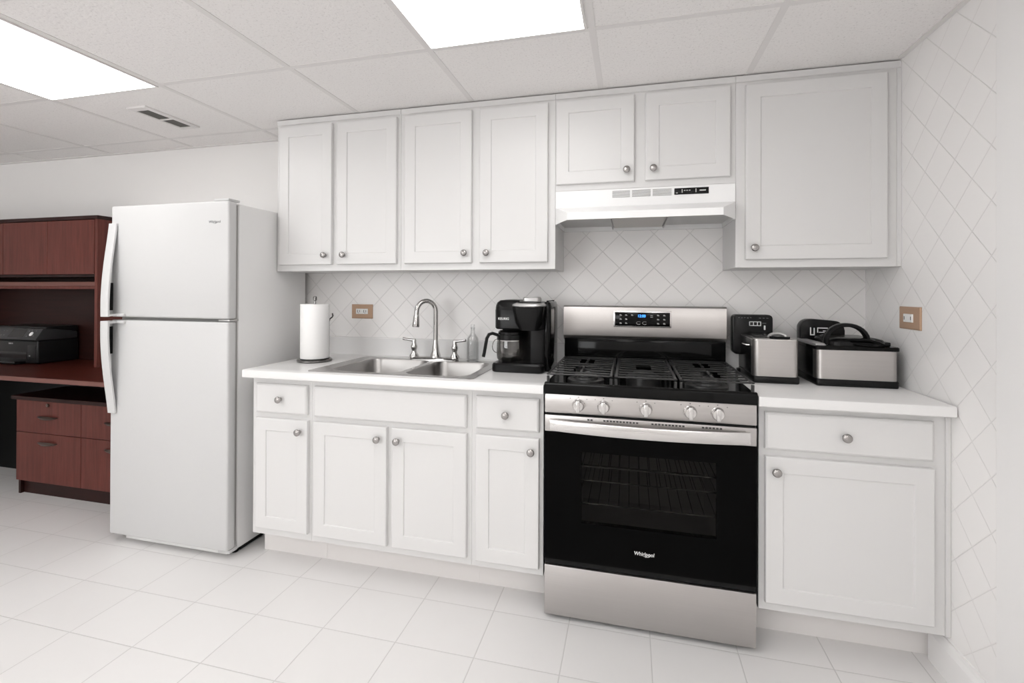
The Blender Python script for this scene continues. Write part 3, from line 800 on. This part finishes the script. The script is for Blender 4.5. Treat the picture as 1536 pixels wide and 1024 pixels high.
# smaller fryer next to the range
ax0, ax1, ay0, ay1, az = .806, .972, -.362, -.085, 1.083
t = fryer('smaller deep fryer with open black hinged back, next to the range', ax0, ax1, ay0, ay1, az)
rm = MB(); rm.loft(rbox(ax0, ax1, ay0 + .002, ay1, .020, [az - .004, az, az + .002], [0, 0, .003]))
obj('rim', rm, M['steelb'], t)
lidm = MB().loft(rbox(ax0 + .012, ax1 - .012, ay0 + .05, ay1 - .03, .03, [az + .001, az + .006, az + .010], [0, .001, .012]))
ld = obj('lid', lidm, M['blackp'], t)
hp = [(.885 + .034 * math.cos(a), -.315 + .010 * math.sin(a), az + .004 + .016 * math.sin(a)) for a in [PI * i / 10 for i in range(11)]]
obj('lid_handle', MB().tube([(x + .022, y, z) for x, y, z in hp], .006, 10), M['silver'], ld)
obj('rim_grip', MB().loft([[(x, y, z) for x, y in rrect(.872, .945, -.352, -.312, .016)] for z in (az + .002, az + .011)]), M['blackg'], ld)
hv = MB()
hb = rrect(ax0 - .032, ax1 - .034, CT + .085, 1.171, .018)
hv.prism(hb, -.128, -.070, 1, .004, 2)
hc = obj('control_head', hv, M['blackp'], t)
s = MB(); hx = ax0 + .035
s.box(hx, hx + .048, -.1295, -.1275, 1.121, 1.124); s.box(hx, hx + .048, -.1295, -.1275, 1.138, 1.141)
for q in (0, .016, .032, .0455): s.box(hx + q, hx + q + .003, -.1295, -.1275, 1.121, 1.141)
obj('label_frame', s, M['white'], hc, smooth=None)
s = MB()
for i in range(5): s.box(ax0 - .01 + i * .012, ax0 - .004 + i * .012, -.1295, -.1278, 1.156 - (i % 2) * .002, 1.159)
for i in range(3): s.box(ax0 + .075 + i * .015, ax0 + .083 + i * .015, -.1295, -.1278, 1.155, 1.1575)
s.box(ax0 + .088, ax0 + .104, -.1295, -.1278, 1.133, 1.135)
obj('marking', s, M['greyprint'], hc, smooth=None)
obj('latch', MB().box(ax0 + .094, ax0 + .100, -.138, -.128, 1.104, 1.124, .002), M['white'], hc)
sh = MB().tube([(ax0 - .001, -.21, 1.052), (ax0 - .012, -.215, 1.052), (ax0 - .016, -.235, 1.053), (ax0 - .016, -.275, 1.053), (ax0 - .012, -.292, 1.052), (ax0 - .001, -.296, 1.052)], .0035, 8)
obj('side_handle', sh, M['chrome'], t)
obj('foot', MB().box(ax0 - .010, ax0 + .004, -.105, -.085, CT + .0005, CT + .020, .003), M['blackp'], t)

# larger fryer by the side wall
bx0, bx1, by0_, by1_, bz = 1.033, 1.309, -.362, -.10, 1.053
t = fryer('larger deep fryer with arched black handle, beside the tiled side wall', bx0, bx1, by0_, by1_, bz)
rm = MB().loft(rbox(bx0 - .004, bx1 + .006, by0_ - .004, by1_, .020, [bz - .005, bz - .003, bz + .008, bz + .011], [.002, 0, 0, .004]))
obj('rim', rm, M['blackg'], t)
obj('oil_tank_edge', MB().loft(rbox(bx0 + .004, bx0 + .040, by0_ + .03, by1_, .008, [bz + .010, bz + .016, bz + .018], [0, 0, .004])), M['silver'], t)
lm = MB().loft(rbox(bx0 + .055, bx1 - .02, by0_ + .02, by1_ - .02, .035, [bz + .010, bz + .024, bz + .034, bz + .040], [0, .002, .012, .035]))
ld = obj('lid', lm, M['blackp'], t)
yh = -.300
ap = [(1.095 + .062 - .074 * math.cos(a), yh, bz + .012 + .078 * math.sin(a) ** .8) for a in [PI * i / 16 for i in range(17)]]
lo = []
for i, p in enumerate(ap):
    tz = Vector(ap[min(i + 1, 16)]) - Vector(ap[max(i - 1, 0)]); tz.normalize(); nr = Vector((-tz.z, 0, tz.x))
    p = Vector(p); w, h_ = .017, .0075
    lo.append([tuple(p + Vector((0, a_, 0)) + nr * b_) for a_, b_ in ((-w, -h_ * .6), (-w * .7, -h_), (w * .7, -h_), (w, -h_ * .6), (w, h_ * .6), (w * .7, h_), (-w * .7, h_), (-w, h_ * .6))])
obj('arched_handle', MB().loft(lo), M['blackp'], ld)
obj('viewing_window', MB().loft(rbox(1.155, 1.245, -.345, -.255, .02, [bz + .030, bz + .0345, bz + .036], [0, 0, .004])), M['blackg'], ld)
lpz = bz + .022
lpts = [(1.225 + .043 * math.cos(a), -.352 + .012 * math.sin(a) * .6, lpz + .012 * math.sin(a)) for a in [2 * PI * i / 20 for i in range(21)]]
obj('basket_grip', MB().tube([(1.13, -.345, lpz + .012), (1.17, -.35, lpz + .015), (1.215, -.356, lpz + .013), (1.245, -.360, lpz + .006), (1.262, -.360, lpz - .002), (1.245, -.360, lpz - .006), (1.21, -.358, lpz - .007), (1.17, -.352, lpz - .004)], .0045, 8), M['blackg'], ld)
obj('basket_rest', MB().box(1.262, 1.290, -.345, -.29, bz + .011, bz + .028, .004), M['blackp'], t)
hv = MB()
hpts = [(bx0 + .012, CT + .09), (1.215, CT + .09), (1.215, 1.110)] + arc(1.175, 1.110, .040, 0, 90, 6) + [(1.10, 1.156)] + arc(1.085, 1.115, .041, 100, 170, 6) + [(bx0 + .012, 1.100)]
hv.prism(hpts, -.135, -.085, 1, .003, 2)
hc = obj('control_head', hv, M['blackp'], t)
s = MB(); q0 = 1.082; yv = -.1365
s.box(q0, q0 + .004, yv, yv + .002, 1.090, 1.120); s.box(q0 + .014, q0 + .018, yv, yv + .002, 1.088, 1.118); s.box(q0, q0 + .018, yv, yv + .002, 1.086, 1.090)
s.box(q0 + .028, q0 + .068, yv, yv + .002, 1.116, 1.120); s.box(q0 + .028, q0 + .031, yv, yv + .002, 1.098, 1.118); s.box(q0 + .034, q0 + .066, yv, yv + .002, 1.098, 1.101); s.box(q0 + .05, q0 + .06, yv, yv + .002, 1.104, 1.107)
obj('label_frame', s, M['white'], hc, smooth=None)
s = MB()
for i in range(7):
    xx = 1.062 + (i * 37 % 50) * .001; zz_ = bz + .0125
    s.box(xx, xx + .012, -.335 + i * .012, -.331 + i * .012, zz_ - .001, zz_)
obj('marking', s, M['white'], t, smooth=None)

# ------------------------------------------------------------------ desk, hutch, drawer units, printer
DZ, DY = .797, -.600
t = thing('desk', 'mahogany desk against the back wall with a printer on it', 'desk', (-3.3, -.3, 0))
dk = MB().box(-4.30, -2.262, DY + .004, -.006, DZ - .025, DZ, .0015, 1)
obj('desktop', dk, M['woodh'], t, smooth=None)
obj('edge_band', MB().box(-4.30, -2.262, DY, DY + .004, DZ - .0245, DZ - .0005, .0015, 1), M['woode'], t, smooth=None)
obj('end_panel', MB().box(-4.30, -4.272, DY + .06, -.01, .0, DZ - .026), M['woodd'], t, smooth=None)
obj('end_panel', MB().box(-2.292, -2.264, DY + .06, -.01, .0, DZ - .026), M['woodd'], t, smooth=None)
obj('modesty_panel', MB().box(-4.271, -2.293, -.028, -.010, 0, DZ - .026), M['blackm'], t, smooth=None)

t = thing('file_cabinet', 'mahogany four-drawer file cabinet under the desk', 'file cabinet', (-2.86, -.17, 0))
PYf, pt = -.325, .615
px = [-3.392, -2.855, -2.318]
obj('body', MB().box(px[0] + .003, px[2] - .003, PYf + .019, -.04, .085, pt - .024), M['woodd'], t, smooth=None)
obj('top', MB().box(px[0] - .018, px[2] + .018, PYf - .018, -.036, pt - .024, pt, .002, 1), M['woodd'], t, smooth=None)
pb = MB().box(px[0] + .02, px[2] - .003, PYf + .030, -.05, 0, .084); pb.box(px[0] + .003, px[0] + .021, PYf + .012, -.05, 0, .084)
obj('plinth', pb, M['woodd'], t, smooth=None)
for i in range(2):
    for j, (z0_, z1_) in enumerate(((.088, .388), (.391, .588))):
        d = obj('drawer', MB().box(px[i] + .0015, px[i + 1] - .0015, PYf, PYf + .018, z0_, z1_, .001, 1), M['woodv'], t, smooth=None)
        xc = (px[i] + px[i + 1]) / 2; zc = (.335, .492)[j]
        lo = []
        for q in range(15):
            a = q / 14; xx = xc - .080 + .160 * a; ww = math.sin(PI * a) ** .6
            lo.append([(xx, PYf - .003 - .020 * ww + .003 * 1, zc + .009 * ww + .001), (xx, PYf - .005 - .022 * ww, zc), (xx, PYf - .003 - .020 * ww + .003, zc - .012 * ww - .001), (xx, PYf + .002 - .012 * ww, zc - .002)])
        obj('pull', MB().loft(lo), M['pull'], d, smooth=60)
        if j == 1:
            obj('lock', MB().lathe([(.011, 0), (.011, .004), (.0095, .007), (0, .008)], (xc, PYf, .566), (0, -1, 0), 14), M['pull'], d)

HYf, HR = -.250, -2.842
t = thing('desk_hutch', 'mahogany hutch with flat cupboard doors standing on the desk', 'hutch', (-3.55, -.13, DZ))
HT = 1.729; hl = -4.30
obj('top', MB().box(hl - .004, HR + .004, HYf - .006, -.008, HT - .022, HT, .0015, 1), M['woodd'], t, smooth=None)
obj('side_panel', MB().box(HR - .022, HR, HYf, -.008, DZ + .0005, HT - .0225), M['woodv'], t, smooth=None)
obj('side_panel', MB().box(hl, hl + .022, HYf, -.008, DZ + .0005, HT - .0225), M['woodv'], t, smooth=None)
obj('back_panel', MB().box(hl + .022, HR - .022, -.020, -.009, DZ + .0005, HT - .0225), M['woodd'], t, smooth=None)
obj('cupboard_floor', MB().box(hl + .022, HR - .022, HYf + .02, -.021, 1.352, 1.368), M['woodd'], t, smooth=None)
obj('shelf', MB().box(hl + .022, HR - .022, HYf + .004, -.021, 1.296, 1.321, .001, 1), M['woode'], t, smooth=None)
obj('valance', MB().box(hl + .022, HR - .022, HYf + .012, HYf + .026, 1.277, 1.2955), M['woodv'], t, smooth=None)
dw = [HR - .0255, -3.260, -3.655, -4.05, -4.275]
for i in range(4):
    obj('door', MB().box(dw[i + 1] + .0015, dw[i] - .0015, HYf - .001, HYf + .017, 1.369, HT - .025, .001, 1), M['woodv'], t, smooth=None)

# printer
pX1, pX0, pY = -3.318, -3.79, -.262
t = thing('printer', 'black all-in-one printer standing on the mahogany desk', 'printer', ((pX0 + pX1) / 2, -.15, DZ))
b = MB().box(pX0, pX1, pY, -.03, DZ + .004, DZ + .150, .010, 3)
obj('body', b, M['printer'], t)
obj('scanner_lid', MB().box(pX0 + .004, pX1 - .006, pY + .045, -.03, DZ + .196, DZ + .236, .008, 3), M['printer'], t)
cpn = MB().prism([(pY - .010, DZ + .151), (pY - .014, DZ + .158), (pY + .028, DZ + .224), (pY + .050, DZ + .226), (-.04, DZ + .195), (-.04, DZ + .151)], pX0, pX1 + .002, 0, .003, 2)
pn = obj('control_panel', cpn, M['printg'], t, smooth=30)
# items on the sloped panel face
p0, p1 = Vector((0, pY - .014, DZ + .158)), Vector((0, pY + .028, DZ + .224)); sv = (p1 - p0); nv = Vector((0, -sv.z, sv.y)).normalized()
def slope_plate(mb, xa, xb, ta, tb, th):
    A, B = p0 + sv * ta, p0 + sv * tb
    lo = []
    for hgt in (0, th):
        lo.append([tuple(Vector((x, 0, 0)) + q + nv * hgt) for x, q in ((xa, A), (xb, A), (xb, B), (xa, B))])
    mb.loft(lo)
s = MB(); slope_plate(s, -3.575, -3.445, .18, .90, .0015); obj('screen', s, M['screen'], pn, smooth=None)
s = MB(); ctr = p0 + sv * .50; s.lathe([(.014, 0), (.014, .003), (.012, .004), (0, .004)], (-3.385, ctr.y, ctr.z), tuple(nv), 18); obj('start_button', s, M['white'], pn)
s = MB()
for xx, ta in ((-3.415, .25), (-3.42, .72), (-3.40, .80), (-3.36, .30), (-3.36, .75), (-3.62, .3), (-3.62, .7), (-3.645, .3), (-3.645, .7)): slope_plate(s, xx - .005, xx + .005, ta, ta + .08, .0012)
obj('key', s, M['greyprint'], pn, smooth=None)
s = MB().box(-3.575, -3.550, pY - .0012, pY + .001, DZ + .124, DZ + .132); s.box(-3.545, -3.538, pY - .0012, pY + .001, DZ + .124, DZ + .132)
obj('logo', s, M['silver'], t, smooth=None)
tr = MB().box(pX0 + .02, -3.415, pY - .0015, pY + .002, DZ + .02, DZ + .075); tr.box(pX0 + .02, -3.42, pY - .06, pY, DZ + .0045, DZ + .022, .003)
obj('paper_tray', tr, M['screen'], t)
obj('card_slot', MB().box(-3.405, -3.335, pY - .002, pY + .001, DZ + .03, DZ + .118, .001), M['printer'], t)
obj('indicator', MB().box(-3.392, -3.380, pY - .003, pY - .001, DZ + .05, DZ + .056), M['silver'], t)

# ------------------------------------------------------------------ light and world
w = bpy.data.worlds.new('room_world'); SC.world = w; w.use_nodes = True
w.node_tree.nodes['Background'].inputs[0].default_value = (.985, .995, 1, 1)
w.node_tree.nodes['Background'].inputs[1].default_value = 5.6

# ------------------------------------------------------------------ camera
cam = bpy.data.cameras.new('camera'); co = bpy.data.objects.new('camera', cam); C.objects.link(co)
yaw, pit, rol = .2455, .0039, .0039
f = Vector((-math.sin(yaw) * math.cos(pit), math.cos(yaw) * math.cos(pit), math.sin(pit)))
r = Vector((math.cos(yaw), math.sin(yaw), 0)); u = r.cross(f)
r2 = r * math.cos(rol) + u * math.sin(rol); u2 = u * math.cos(rol) - r * math.sin(rol)
mw = Matrix((( r2.x, u2.x, -f.x, .3234), (r2.y, u2.y, -f.y, -2.4654), (r2.z, u2.z, -f.z, 1.2691), (0, 0, 0, 1)))
co.matrix_world = mw
cam.sensor_width = 36.; cam.lens = 36. * 715.19 / 1536
cam.shift_x = 1.53 / 1536; cam.shift_y = -77.14 / 1536
cam.clip_start = .02
SC.camera = co

SC.view_settings.view_transform = 'Standard'; SC.view_settings.look = 'None'
SC.view_settings.gamma = 1.; SC.view_settings.use_curve_mapping = False
SC.view_settings.exposure = .09
SC.cycles.max_bounces = 10; SC.cycles.diffuse_bounces = 6; SC.cycles.glossy_bounces = 5; SC.cycles.transparent_max_bounces = 12
SC.cycles.use_denoising = True; SC.cycles.caustics_reflective = False; SC.cycles.caustics_refractive = False
SC.cycles.sample_clamp_indirect = 8.
